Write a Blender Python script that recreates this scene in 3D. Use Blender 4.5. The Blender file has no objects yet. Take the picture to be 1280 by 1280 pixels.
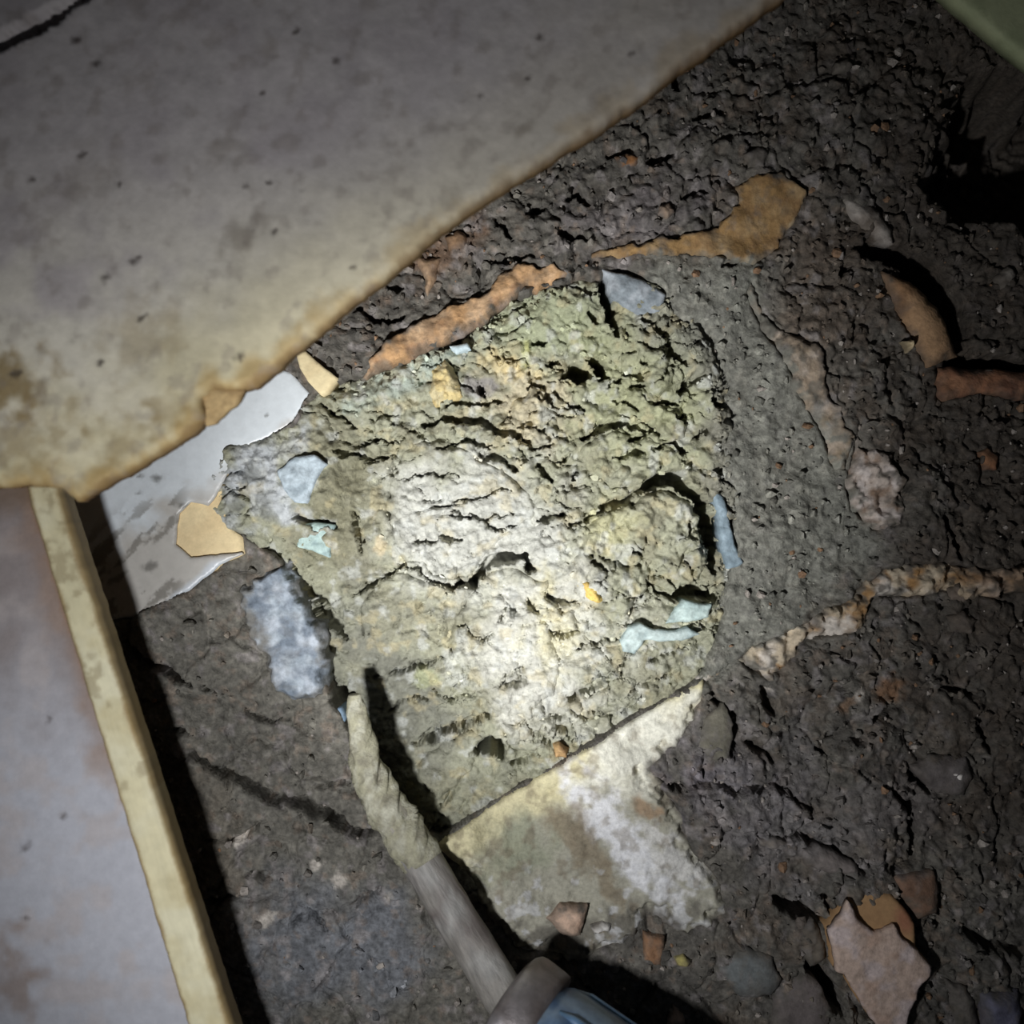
import bpy, math
import numpy as np
from mathutils import Vector
from mathutils.geometry import delaunay_2d_cdt

# ------------------------------------------------------------------ camera, light, exposure
U = 0.0003            # metres covered by one photo pixel at ground level
H = 1370.0            # camera height, in the same pixel unit
scene = bpy.context.scene
COL = scene.collection

def w(px, py, z=0.0):
    """point on the ground plan (pixel units, plan not image) to metres"""
    return ((px - 640) * U, (640 - py) * U, z * U)

def plan(px, py, z):
    """image position of a point at height z -> its place on the ground plan"""
    k = 1 - z / H
    return 640 + (px - 640) * k, 640 + (py - 640) * k

cam_d = bpy.data.cameras.new('camera')
cam = bpy.data.objects.new('camera', cam_d); COL.objects.link(cam)
cam.location = (0, 0, H * U)
cam_d.sensor_width = 36; cam_d.lens = 36 * H / 1280
cam_d.clip_start = 0.01; cam_d.clip_end = 20
cam_d.dof.use_dof = True; cam_d.dof.focus_distance = H * U; cam_d.dof.aperture_fstop = 6.5
scene.camera = cam

world = bpy.data.worlds.new('world'); scene.world = world; world.use_nodes = True
bg = world.node_tree.nodes['Background']
bg.inputs[0].default_value = (0.75, 0.85, 1.0, 1); bg.inputs[1].default_value = 0.015

LX, LY, LZ = 370, 1100, 1060      # the torch held beside the camera
def torch(name, aim, angle, blend, power, color, radius):
    d = bpy.data.lights.new(name, 'SPOT'); d.energy = power; d.color = color
    d.spot_size = math.radians(angle); d.spot_blend = blend; d.shadow_soft_size = radius
    o = bpy.data.objects.new(name, d); COL.objects.link(o)
    o.location = w(LX, LY, LZ)
    v = Vector(w(*aim)) - Vector(o.location)
    o.rotation_euler = v.to_track_quat('-Z', 'Y').to_euler()
torch('torch_hot_spot', (636, 640, -10), 43, 1.0, 6.8, (1.0, 1.0, 0.98), 0.013)
torch('torch_spill', (585, 755, 0), 100, 1.0, 3.1, (0.97, 0.98, 1.0), 0.013)
scene.view_settings.view_transform = 'Standard'
scene.view_settings.look = 'None'
scene.view_settings.gamma = 1.0
scene.view_settings.use_curve_mapping = False
scene.view_settings.exposure = 0.0

# ------------------------------------------------------------------ noise (numpy)
_T = {}
def _tab(seed):
    if seed not in _T:
        _T[seed] = np.random.default_rng(seed).random((256, 256)) * 2 - 1
    return _T[seed]

def vn(x, y, seed):
    xi = np.floor(x).astype(int); yi = np.floor(y).astype(int)
    fx = x - xi; fy = y - yi
    fx = fx * fx * fx * (fx * (fx * 6 - 15) + 10); fy = fy * fy * fy * (fy * (fy * 6 - 15) + 10)
    T = _tab(seed); x0 = xi & 255; x1 = (xi + 1) & 255; y0 = yi & 255; y1 = (yi + 1) & 255
    return (T[x0, y0] * (1 - fx) + T[x1, y0] * fx) * (1 - fy) + (T[x0, y1] * (1 - fx) + T[x1, y1] * fx) * fy

def fbm(x, y, s, o=4, seed=1, gain=0.5):
    r = 0; a = 1.0; t = 0
    for i in range(o):
        r = r + a * vn(x / s + 17.3 * i, y / s - 9.1 * i, seed + i); t += a
        a *= gain; s *= 0.5
    return r / t * 1.6

def worley(x, y, s, seed):
    x = x / s; y = y / s
    xi = np.floor(x).astype(int); yi = np.floor(y).astype(int)
    A = _tab(seed) * .5 + .5; B = _tab(seed + 501) * .5 + .5; Cc = _tab(seed + 907) * .5 + .5
    f1 = np.full(x.shape, 9.0); f2 = np.full(x.shape, 9.0); cid = np.zeros(x.shape)
    for i in (-1, 0, 1):
        for j in (-1, 0, 1):
            a = (xi + i) & 255; b = (yi + j) & 255
            d = np.hypot(xi + i + A[a, b] - x, yi + j + B[a, b] - y)
            n = d < f1
            f2 = np.where(n, f1, np.minimum(f2, d)); cid = np.where(n, Cc[a, b], cid); f1 = np.where(n, d, f1)
    return f1, f2, cid

def ss(a, b, x):
    t = np.clip((x - a) / (b - a), 0, 1)
    return t * t * (3 - 2 * t)

def blob(x, y, cx, cy, rx, ry=None, rot=0, soft=0.5, seed=None, ns=25, na=0.35):
    ry = ry or rx; c, s = math.cos(math.radians(rot)), math.sin(math.radians(rot))
    u = ((x - cx) * c + (y - cy) * s) / rx; v = (-(x - cx) * s + (y - cy) * c) / ry
    d = np.hypot(u, v)
    if seed is not None: d = d + na * fbm(x, y, ns, 4, seed)
    return 1 - ss(1 - soft, 1 + soft * .3, d)

def sdf(x, y, poly):
    """signed distance to a polygon, positive inside; far outside is clipped to -40"""
    P = np.asarray(poly, float); out = np.full(x.shape, -40.0)
    m = (x > P[:, 0].min() - 40) & (x < P[:, 0].max() + 40) & (y > P[:, 1].min() - 40) & (y < P[:, 1].max() + 40)
    if not m.any(): return out
    X = x[m]; Y = y[m]; d = np.full(X.shape, 1e9); ins = np.zeros(X.shape, bool)
    for i in range(len(P)):
        ax, ay = P[i - 1]; bx, by = P[i]
        ex, ey = bx - ax, by - ay; L = ex * ex + ey * ey + 1e-9
        t = np.clip(((X - ax) * ex + (Y - ay) * ey) / L, 0, 1)
        d = np.minimum(d, (X - ax - t * ex) ** 2 + (Y - ay - t * ey) ** 2)
        if ay != by:
            c = ((ay > Y) != (by > Y)) & (X < (bx - ax) * (Y - ay) / (by - ay) + ax)
            ins ^= c
    d = np.sqrt(d)
    out[m] = np.where(ins, d, np.maximum(-d, -40))
    return out

def carve(x, y, cracks, warp=4.0, seed=70, deep=1.0, e0=.72, e1=1.2):
    """depth of the cracks at each point; a crack is (half width, [points])"""
    out = np.zeros(x.shape)
    wx = x + warp * fbm(x, y, 11, 3, seed) + .35 * warp * vn(x / 7, y / 7, seed + 8)
    wy = y + warp * fbm(x, y, 11, 3, seed + 31) + .35 * warp * vn(x / 7, y / 7, seed + 9)
    for hw, pts in cracks:
        P = np.asarray(pts, float); pad = hw * 2.5 + warp * 2 + 4
        m = (x > P[:, 0].min() - pad) & (x < P[:, 0].max() + pad) & (y > P[:, 1].min() - pad) & (y < P[:, 1].max() + pad)
        if not m.any(): continue
        X = wx[m]; Y = wy[m]; d = np.full(X.shape, 1e9)
        n = len(P) - 1; tot = 0
        for i in range(n):
            ax, ay = P[i]; bx, by = P[i + 1]; ex, ey = bx - ax, by - ay; L = ex * ex + ey * ey + 1e-9
            t = np.clip(((X - ax) * ex + (Y - ay) * ey) / L, 0, 1)
            g = (i + t) / n
            wl = hw * (0.45 + 0.75 * np.sin(np.pi * np.clip(g, .06, .94)) ** .7)
            d = np.minimum(d, np.hypot(X - ax - t * ex, Y - ay - t * ey) / wl)
        dep = (12 + 6 * hw + (30 if hw >= 6 else 0)) * deep
        soft = e0 > .5 and P[:, 1].mean() > 815
        out[m] = np.maximum(out[m], dep * (1 - (ss(.3, 1.5, d) if soft else ss(e0, e1, d))))
    return out

# ------------------------------------------------------------------ traced outlines
HOLE = [(396,488),(420,474),(455,468),(500,447),(560,420),(600,396),(630,370),(690,352),(745,342),(790,330),(835,340),
        (850,380),(880,420),(912,480),(915,560),(930,620),(935,680),(925,730),(905,780),(880,848),(790,900),(700,957),(620,1005),(548,1050),
        (520,1040),(480,985),(440,930),(418,890),(400,850),(395,800),(365,735),(350,700),(330,690),(300,668),(280,656),(254,628),
        (264,596),(282,560),(335,545),(368,528),(380,505)]
CLAY_CRACKS = [
 (6,[(569,734),(591,730),(606,707),(621,698),(640,700),(659,696),(662,711)]), (2.6,[(505,711),(527,709),(531,722),(569,734)]),
 (3.4,[(717,657),(737,649),(760,632),(794,621),(812,610)]), (8.5,[(806,612),(822,602),(840,596),(852,606),(866,620)]),
 (8,[(866,616),(880,632),(890,660),(895,690),(894,712)]), (8.5,[(846,748),(862,742),(889,746)]), (3.5,[(812,726),(822,740),(842,752)]),
 (4.2,[(529,535),(561,520),(602,524),(625,539),(662,552)]), (2.6,[(556,508),(576,501),(600,506),(625,499)]), (3,[(602,565),(625,574),(647,591)]),
 (4,[(670,580),(680,588),(689,599)]), (3,[(700,578),(714,566)]), (3,[(730,546),(745,540),(760,531),(794,531),(812,540)]),
 (8,[(709,467),(722,466),(735,466)]), (7,[(741,450),(750,458),(757,468)]), (3,[(659,484),(666,475),(679,486),(689,503)]),
 (3.2,[(627,861),(644,857),(659,846)]), (1.8,[(628,856),(634,846),(655,837)]), (4.2,[(713,876),(726,869),(752,856),(782,835)]),
 (2,[(571,781),(587,790),(604,803),(616,792)]), (1.8,[(621,779),(636,762),(649,766)]), (3.6,[(685,747),(696,754),(719,754)]),
 (2.5,[(662,752),(674,767)]), (2.6,[(689,794),(722,794)]), (2.6,[(722,812),(737,808),(752,803),(784,801)]), (3.4,[(674,649),(690,650),(707,647)]),
 (2,[(546,634),(587,625),(625,610),(636,612)]), (5,[(392,764),(402,771),(419,790),(424,800)]), (2.8,[(441,749),(458,733),(475,722),(503,707)]),
 (2.8,[(482,850),(512,839),(550,826)]), (4.5,[(512,939),(550,924),(587,905),(610,897)]), (8,[(595,946),(612,936),(628,948)]),
 (3,[(640,961),(655,955),(668,950)]), (3,[(546,1012),(572,995)]), (6.5,[(753,344),(757,361),(762,382),(768,404),(770,416)]), (4,[(736,392),(744,402)]),
 (3.4,[(805,399),(820,408),(835,421),(844,442),(856,453)]), (4.6,[(848,492),(862,478),(876,467)]), (2.2,[(779,438),(796,440)]), (2.2,[(801,452),(811,456)]),
 (3,[(781,466),(796,470),(812,466)]), (2.2,[(790,481),(806,483)]), (2.2,[(760,482),(776,472)]), (2.8,[(820,507),(832,504),(848,508)]),
 (4.6,[(732,548),(748,536),(764,528),(801,532)]), (3.2,[(788,553),(806,543)]), (3.4,[(892,500),(908,507),(926,504)]), (2.4,[(867,548),(888,537)]),
 (4.6,[(372,646),(392,655),(418,656)]), (4.6,[(361,704),(369,728),(385,748),(402,755),(420,781)]), (10,[(400,879),(416,882),(432,882)]),
 (2.2,[(402,504),(417,518),(437,531)]), (2.6,[(419,564),(445,568),(464,574),(482,572)]), 
 (3,[(694,925),(702,917),(712,922)]), (4,[(672,428),(680,424)]), (3.5,[(686,455),(696,452)]), (2.4,[(596,480),(604,492)]), (2,[(560,640),(600,650),(640,640)]),
 (1.8,[(500,600),(540,590),(575,596)]), (1.8,[(590,640),(620,664),(650,660)]), (2,[(520,680),(548,672),(580,676)]), (2.2,[(742,700),(760,716)]),
 (2.2,[(788,690),(800,698)]), (2.2,[(715,600),(722,588)]), (2.4,[(770,575),(792,566),(808,570)]), (2.4,[(820,560),(840,550),(856,566)]),
 (2.4,[(846,520),(862,528)]), (2.2,[(770,500),(788,505),(800,515)]), (2.2,[(712,505),(728,512)]), (2.4,[(480,900),(505,880),(530,884)]),
 (2.2,[(540,870),(560,880),(590,872)]), (2.4,[(810,830),(835,820),(862,812)]), (2.2,[(790,868),(815,852),(840,846)]), (2.2,[(690,905),(715,896),(740,900)]),
 (2.6,[(440,640),(452,690)]), (2,[(450,560),(470,548),(500,552)]), (3,[(925,622),(934,634)]), (2,[(640,540),(668,560),(690,556)]), (2,[(548,560),(580,548),(612,556)]),
]
SOIL_CRACKS = [
 (5,[(160,805),(176,826),(210,841),(236,856)]), (3,[(214,912),(240,918)]), (5.5,[(240,942),(265,960),(292,972),(337,999),(375,1002),(412,1021),(446,1044),(470,1040)]),
 (2.4,[(251,1051),(300,1047),(330,1025)]), (2.2,[(394,984),(435,980)]), (2.6,[(262,1130),(296,1122)]), (2.6,[(364,1156),(390,1137),(412,1160)]),
 (3,[(250,860),(268,866)]), (3.4,[(890,871),(920,901),(918,946)]), (3.4,[(939,927),(969,954)]), (5,[(954,860),(962,880),(969,894)]),
 (3.2,[(841,984),(882,980),(920,991),(961,980),(987,991),(1014,1017)]), (3.4,[(946,1044),(1002,1047),(1040,1059),(1077,1089)]), (6.5,[(972,1128),(1000,1140),(1025,1152)]),
 (4,[(1115,987),(1141,1010),(1145,1077),(1119,1085)]), (3,[(1137,965),(1164,987)]), (2.6,[(1055,924),(1085,931)]), (2.6,[(1017,931),(1032,946)]), (4.5,[(1205,1167),(1240,1180),(1285,1190)]),
 (10,[(1010,1205),(1030,1232),(1050,1262)]), (3,[(610,332),(640,319),(670,319)]), (3,[(617,274),(628,286),(640,300)]), (4.5,[(711,250),(719,238),(734,255)]),
 (3.4,[(662,264),(677,266)]), (3.4,[(482,352),(501,362)]), (3.4,[(441,382),(475,401),(501,394)]), (4,[(760,199),(775,196),(790,187)]), (4.4,[(809,206),(839,195)]), (3,[(557,285),(584,294)]),
 (5,[(838,90),(844,112)]), (13,[(1085,312),(1130,322),(1165,345),(1190,385),(1208,450)]), (7,[(1186,455),(1230,452),(1290,460)]), (4,[(1050,345),(1062,330)]),
 (2.6,[(440,1130),(470,1110)]), (3,[(1046,1160),(1030,1120)]), (3,[(955,1210),(968,1250)]), (4,[(1170,1120),(1176,1160)]), (3,[(1090,900),(1120,880)]), (3,[(1180,860),(1220,870)]),
 (2.2,[(300,890),(330,905),(360,900)]), (2.4,[(310,1090),(340,1100)]), (3,[(905,330),(920,326)]), (3,[(1180,650),(1200,700)]), (3,[(1220,900),(1240,940)]), (3,[(700,292),(730,300)]),
 (3,[(870,150),(900,140)]), (3,[(930,180),(950,200)]), (3,[(850,250),(880,240)]),
]
SINK = []     # outlines of things set into the soil: the soil gives way beneath them

def soil_h(x, y, sink=True):
    right = ss(560, 760, x + .5 * (640 - y) + 40 * fbm(x, y, 90, 2, 3))     # crumbly side against the trodden left side
    slope = ss(-30, 12, sdf(x, y, [(800,335),(930,325),(962,420),(1045,545),(1070,640),(1095,690),(1000,775),(900,830),(860,700)]) + 8 * fbm(x, y, 30, 3, 5))
    h = 13 * fbm(x, y, 170, 3, 11) + 5 * fbm(x, y, 48, 3, 12)
    f1, f2, cid = worley(x + 4 * fbm(x, y, 16, 2, 21), y + 4 * fbm(x, y, 16, 2, 22), 24, 31)
    peb = np.where(cid > .45, (1 - np.clip(f1 / .62, 0, 1) ** 2) * (3 + 8 * (cid - .45)), 0)
    g1, g2, gid = worley(x + 3 * fbm(x, y, 9, 2, 23), y + 3 * fbm(x, y, 9, 2, 24), 10, 33)
    gr = (1 - np.clip(g1 / .7, 0, 1) ** 2) * (2 + 6 * gid * gid)
    rough = .72 * np.clip(right * (1 - .62 * slope), .18, 1)
    h = h + rough * (peb + gr) + (1.2 + 1.6 * rough) * fbm(x, y, 7, 3, 41) * 1.1 + 3.2 * fbm(x, y, 20, 3, 44)
    p1, p2, pid = worley(x + 16 * fbm(x, y, 50, 3, 25), y + 16 * fbm(x, y, 50, 3, 26), 88, 35)
    h = h + (1 - slope) * ((pid - .5) * 7 - 7 * (1 - ss(.015, .06, p2 - p1)))
    h = h - carve(x, y, SOIL_CRACKS, 4, 71, .95, .4, 1.5)
    h = h - 170 * blob(x, y, 1350, 185, 175, 105, 0, .45, 61, 60, .25)          # the black recess at the upper right
    h = h - 22 * blob(x, y, 130, 930, 90, 330, -20, .7)
    d = sdf(x, y, HOLE)
    rs = ss(760, 830, x)
    cut = 1 - ss(20, 50, np.abs(.5547 * (x - 548) + .8321 * (y - 1050)))
    h = h - 150 * (cut * ss(-1, 7, d) + (1 - cut) * ss(2 + 10 * rs, 12 + 16 * rs, d + 4 * fbm(x, y, 22, 3, 65)))
    if sink:
        for P, dep in SINK:
            h = h - dep * ss(*((3, 14) if P in LAPPED else (0, 7)), sdf(x, y, P))
    return h

def hexc(r, g, b):
    """an sRGB colour (0-255) as linear values"""
    v = np.array([r, g, b]) / 255.0
    return np.where(v <= .04045, v / 12.92, ((v + .055) / 1.055) ** 2.4)

def mixc(c, k, m):
    return c * (1 - m[:, None]) + np.asarray(k)[None, :] * m[:, None]

def soil_col(x, y, z=None):
    n = fbm(x, y, 30, 4, 101); n2 = fbm(x, y, 9, 3, 105)
    c = np.tile(hexc(99, 95, 88), (len(x), 1))
    c = mixc(c, hexc(80, 77, 72), ss(-.2, .8, n))
    left = 1 - ss(430, 640, x + .35 * (640 - y)); low = ss(650, 760, y)
    c = mixc(c, hexc(104, 101, 93), .85 * left * low)
    c = mixc(c, hexc(112, 116, 124), .7 * blob(x, y, 400, 1190, 170, 110, 0, .8, 111, 60, .5))
    c = mixc(c, hexc(116, 114, 105), .5 * ss(-30, 10, sdf(x, y, [(820,335),(930,325),(962,420),(1045,545),(1070,640),(1095,690),(1000,775),(880,850),(860,700)]) + 10 * n))
    c = mixc(c, hexc(92, 80, 69), .7 * blob(x, y, 1040, 330, 130, 150, 0, .9, 113, 50, .6))
    c = mixc(c, hexc(112, 84, 62), .7 * blob(x, y, 545, 310, 70, 40, -30, .9, 115, 25, .6))
    c = mixc(c, hexc(105, 98, 100), .6 * blob(x, y, 800, 270, 120, 50, -20, .9, 116, 25, .6))
    c = mixc(c, hexc(100, 92, 80), .6 * blob(x, y, 260, 1080, 80, 150, -20, .9, 117, 25, .6))
    c = mixc(c, hexc(124, 118, 124), .75 * blob(x, y, 905, 985, 80, 50, 20, .8, 118, 25, .7))
    c = mixc(c, hexc(98, 86, 74), .5 * ss(.15, .75, fbm(x, y, 34, 4, 121)) * ss(600, 800, x))
    c = mixc(c, hexc(136, 130, 128), .6 * ss(.3, .85, fbm(x, y, 15, 3, 131)))
    c = mixc(c, hexc(128, 112, 98), .4 * ss(.4, .85, fbm(x, y, 12, 3, 137)))
    for cx, cy, r in [(425,1100,14),(487,1120,8),(300,1050,10),(395,1080,10),(335,1145,12),(960,865,6),(1075,868,9),(1230,820,9)]:
        c = mixc(c, hexc(190, 182, 172), .8 * blob(x, y, cx, cy, r, r * .7, -40, .6, 140, 8, .6))
    c = mixc(c, hexc(126, 92, 64), .8 * blob(x, y, 1120, 862, 24, 18, 0, .6, 141, 12, .5))
    c = mixc(c, hexc(140, 106, 76), .5 * blob(x, y, 1060, 880, 12, 10, 0, .6, 142, 12, .5))
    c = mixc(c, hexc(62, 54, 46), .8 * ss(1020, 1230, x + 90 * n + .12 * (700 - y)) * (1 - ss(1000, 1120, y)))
    c = mixc(c, hexc(122, 118, 118), .6 * blob(x, y, 960, 1010, 130, 90, 20, .9, 143, 40, .8))
    c = mixc(c, hexc(112, 106, 104), .5 * blob(x, y, 1120, 1000, 90, 70, 20, .9, 144, 40, .8))
    c = mixc(c, hexc(118, 118, 110), .8 * ss(-26, 12, sdf(x, y, [(820,335),(930,325),(962,420),(1045,545),(1070,640),(1095,690),(1000,775),(880,850),(860,700)]) + 12 * n))
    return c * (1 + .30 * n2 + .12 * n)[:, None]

# clay: where it is smooth and where it crumbles
CLODS = []
def clay_smooth(x, y):
    s = np.maximum.reduce([blob(x, y, 580, 640, 120, 85, 15, .5), blob(x, y, 660, 800, 120, 110, 0, .5), blob(x, y, 450, 800, 110, 260, -20, .5),
                           blob(x, y, 410, 640, 70, 140, 0, .5), blob(x, y, 520, 960, 120, 90, 0, .5)])
    return np.clip(s + .25 * fbm(x, y, 40, 3, 201), 0, 1)

def clay_rel(x, y):
    s = clay_smooth(x, y)
    f1, f2, cid = worley(x + 5 * fbm(x, y, 14, 2, 211), y + 5 * fbm(x, y, 14, 2, 212), 21, 213)
    crumb = (1 - np.clip(f1 / .75, 0, 1) ** 2) * (4 + 8 * cid)
    g1, g2, gid = worley(x + 3 * fbm(x, y, 8, 2, 221), y + 3 * fbm(x, y, 8, 2, 222), 8.5, 223)
    crumb = crumb + (1 - np.clip(g1 / .75, 0, 1) ** 2) * (2 + 4 * gid)
    a = math.radians(18); u = x * math.cos(a) - y * math.sin(a); v = x * math.sin(a) + y * math.cos(a)
    st = 1 - np.abs(fbm(u / 2.6, v, 15, 3, 231)) * 1.6                 # torn layers
    h = (1 - s) * crumb + s * (3.0 * st) + 2.4 * fbm(x, y, 6, 3, 241) + 4.5 * fbm(x, y, 26, 3, 243) * (1 - .4 * s)
    p1, p2, pid = worley(x + 12 * fbm(x, y, 24, 3, 251), 1.7 * y + 12 * fbm(x, y, 24, 3, 252), 46, 253)
    h = h + (pid - .5) * 6 - (8 + 7 * (1 - s)) * (1 - ss(.02, .09, p2 - p1)) * ss(-.15, .35, fbm(x, y, 70, 2, 255) + .25 * (1 - s))
    return h - carve(x, y, CLAY_CRACKS, 4, 271)

def clay_h(x, y):
    base = -16 + 9 * fbm(x, y, 120, 3, 261)
    base = base + 30 * blob(x, y, 350, 600, 110, 130, 0, .8) - 46 * blob(x, y, 468, 900, 85, 130, -30, .9) + 10 * blob(x, y, 860, 400, 80, 90, 0, .9)
    base = base + 20 * ss(885, 925, x + .2 * (640 - y)) - 14 * ss(60, 0, np.abs(0.5547 * (x - 548) + 0.8321 * (y - 1050)) + 0 * x) * ss(440, 560, x)
    h = base + clay_rel(x, y)
    return h

def clay_col(x, y, z=None):
    n = fbm(x, y, 34, 4, 301); n2 = fbm(x, y, 8, 3, 305)
    c = np.tile(hexc(148, 148, 128), (len(x), 1))
    c = mixc(c, hexc(134, 132, 112), ss(-.2, .6, n))
    c = mixc(c, hexc(180, 180, 173), .9 * blob(x, y, 590, 650, 150, 110, 15, .7, 311, 40, .4))  # here and next: pale plates, with the torch hot spot painted into the colour
    c = mixc(c, hexc(188, 187, 178), .9 * blob(x, y, 680, 810, 120, 110, 0, .6, 312, 40, .4))
    c = mixc(c, hexc(114, 111, 90), .9 * blob(x, y, 430, 650, 65, 110, 0, .8, 313, 40, .4))
    c = mixc(c, hexc(112, 112, 102), .92 * blob(x, y, 485, 890, 110, 175, -28, .7, 314, 40, .4))
    c = mixc(c, hexc(154, 160, 130), .7 * blob(x, y, 690, 410, 90, 50, 0, .8, 315, 30, .4))
    c = mixc(c, hexc(156, 158, 122), .6 * blob(x, y, 790, 500, 100, 100, 0, .8, 316, 30, .4))
    c = mixc(c, hexc(182, 172, 146), .8 * blob(x, y, 655, 500, 60, 60, 0, .7, 317, 22, .5))
    c = mixc(c, hexc(196, 180, 138), .9 * blob(x, y, 635, 455, 40, 20, 20, .7, 318, 15, .5))
    c = mixc(c, hexc(172, 172, 108), .8 * blob(x, y, 658, 440, 7, 24, 5, .6, 319, 15, .4))
    c = mixc(c, hexc(124, 120, 118), .9 * blob(x, y, 600, 482, 26, 16, 0, .6, 320, 15, .4))
    c = mixc(c, hexc(186, 172, 142), .8 * blob(x, y, 474, 684, 9, 14, 0, .4, 321, 8, .3))
    c = mixc(c, hexc(160, 164, 128), .7 * blob(x, y, 530, 850, 22, 16, 0, .5, 322, 12, .3))
    c = mixc(c, hexc(196, 188, 146), .5 * blob(x, y, 690, 780, 40, 60, 0, .8, 323, 18, .5))
    c = mixc(c, hexc(196, 192, 146), .4 * blob(x, y, 760, 660, 40, 40, 0, .8, 324, 18, .5))
    c = mixc(c, hexc(118, 116, 106), .9 * ss(878, 915, x + .15 * (640 - y) + 14 * n))
    c = mixc(c, hexc(118, 118, 108), .7 * blob(x, y, 850, 400, 80, 80, 0, .8, 326, 30, .5))
    c = mixc(c, hexc(160, 170, 160), .85 * blob(x, y, 510, 470, 100, 22, -25, .8, 327, 16, .5))
    c = mixc(c, hexc(172, 176, 180), .9 * blob(x, y, 325, 595, 62, 62, 0, .6, 328, 24, .6))
    c = mixc(c, hexc(116, 118, 114), .7 * ss(.0, .6, fbm((x + y) / 2.2, (y - x), 22, 3, 331)) * blob(x, y, 325, 610, 70, 80, 0, .5))
    c = mixc(c, hexc(176, 164, 128), .4 * ss(.3, .85, fbm(x, y, 18, 3, 341)))
    c = mixc(c, hexc(184, 186, 182), .5 * ss(.3, .85, fbm(x, y, 16, 3, 345)))
    return c * (1 + .14 * n2)[:, None]

# ------------------------------------------------------------------ materials
def material(name, rough=.85, bump=.5, size=3.0, spec=.3, vary=.25, detail=6, metallic=0.0, streak=None):
    m = bpy.data.materials.new(name); m.use_nodes = True
    nt = m.node_tree; N = nt.nodes; L = nt.links; b = N['Principled BSDF']
    at = N.new('ShaderNodeAttribute'); at.attribute_name = 'Col'
    tc = N.new('ShaderNodeTexCoord')
    src = tc.outputs['Object']
    if streak:
        mp = N.new('ShaderNodeMapping'); mp.inputs['Rotation'].default_value = (0, 0, math.radians(streak[0])); mp.inputs['Scale'].default_value = (streak[1], 1, 1); mp.vector_type = 'TEXTURE'
        L.new(src, mp.inputs['Vector']); src = mp.outputs['Vector']
    nz = N.new('ShaderNodeTexNoise'); nz.inputs['Scale'].default_value = 1 / (size * U); nz.inputs['Detail'].default_value = detail
    nz.inputs['Roughness'].default_value = .62; L.new(src, nz.inputs['Vector'])
    mr = N.new('ShaderNodeMapRange'); mr.inputs[1].default_value = .25; mr.inputs[2].default_value = .75
    mr.inputs[3].default_value = 1 - vary; mr.inputs[4].default_value = 1 + vary; L.new(nz.outputs['Fac'], mr.inputs[0])
    mx = N.new('ShaderNodeMix'); mx.data_type = 'RGBA'; mx.blend_type = 'MULTIPLY'; mx.inputs[0].default_value = 1
    L.new(at.outputs['Color'], mx.inputs[6]); L.new(mr.outputs[0], mx.inputs[7])
    L.new(mx.outputs[2], b.inputs['Base Color'])
    bp = N.new('ShaderNodeBump'); bp.inputs['Strength'].default_value = bump; bp.inputs['Distance'].default_value = size * .5 * U
    L.new(nz.outputs['Fac'], bp.inputs['Height']); L.new(bp.outputs[0], b.inputs['Normal'])
    b.inputs['Roughness'].default_value = rough; b.inputs['Specular IOR Level'].default_value = spec; b.inputs['Metallic'].default_value = metallic
    return m

M_SOIL = material('damp_soil', .75, 1.0, 6, .4, .55, detail=10)
M_CLAY = material('wet_clay', .72, 1.0, 4.2, .4, .24, detail=9)
M_MORTAR = material('old_mortar', .9, .6, 5, .2, .25)
M_PUTTY = material('grey_blue_putty', .7, .5, 6, .35, .3)
M_GLAZE = material('white_glaze', .35, .08, 12, .45, .08)
M_BISQUE = material('tile_bisque', .85, .25, 6, .2, .12)
M_STONE = material('rough_stone', .85, .6, 6, .25, .25)
M_BOARD = material('stained_board', .7, .15, 14, .3, .10)
M_STRIP = material('cream_strip', .6, .15, 10, .35, .10, streak=(-72, 5))
M_STEEL = material('muddy_steel', .62, .5, 8, .4, .4, metallic=.12, streak=(-57, 5))
M_PLASTIC = material('scuffed_blue_plastic', .35, .12, 14, .5, .3)
M_FERRULE = material('worn_ferrule', .45, .25, 10, .5, .25, metallic=.5)

# ------------------------------------------------------------------ mesh builders
def link(name, verts, faces, mat, col=None, parent=None, smooth=True, origin=None):
    v = np.asarray(verts, float)
    if origin is None:
        origin = (v[:, :2].min(0) + v[:, :2].max(0)) / 2; origin = np.array([origin[0], origin[1], v[:, 2].min()])
    o0 = np.asarray(origin, float)
    if parent is not None: o0 = np.zeros(3) + np.asarray(parent.location)
    me = bpy.data.meshes.new(name)
    me.from_pydata((v - o0).tolist(), [], faces)
    if col is not None:
        a = me.attributes.new('Col', 'FLOAT_COLOR', 'POINT')
        c = np.ones((len(v), 4), np.float32); c[:, :3] = np.clip(col, 0, 1); a.data.foreach_set('color', c.ravel())
    me.materials.append(mat)
    if smooth: me.polygons.foreach_set('use_smooth', np.ones(len(me.polygons), bool))
    me.update()
    o = bpy.data.objects.new(name, me); COL.objects.link(o)
    if parent is not None: o.parent = parent
    else: o.location = o0
    return o

def tag(o, label=None, cat=None, group=None, kind=None):
    if label: o['label'] = label
    if cat: o['category'] = cat
    if group: o['group'] = group
    if kind: o['kind'] = kind
    return o

def empty(name, px, py, z=0):
    o = bpy.data.objects.new(name, None); COL.objects.link(o); o.location = w(px, py, z); o.empty_display_size = .01
    bpy.context.view_layer.update()
    return o

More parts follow.
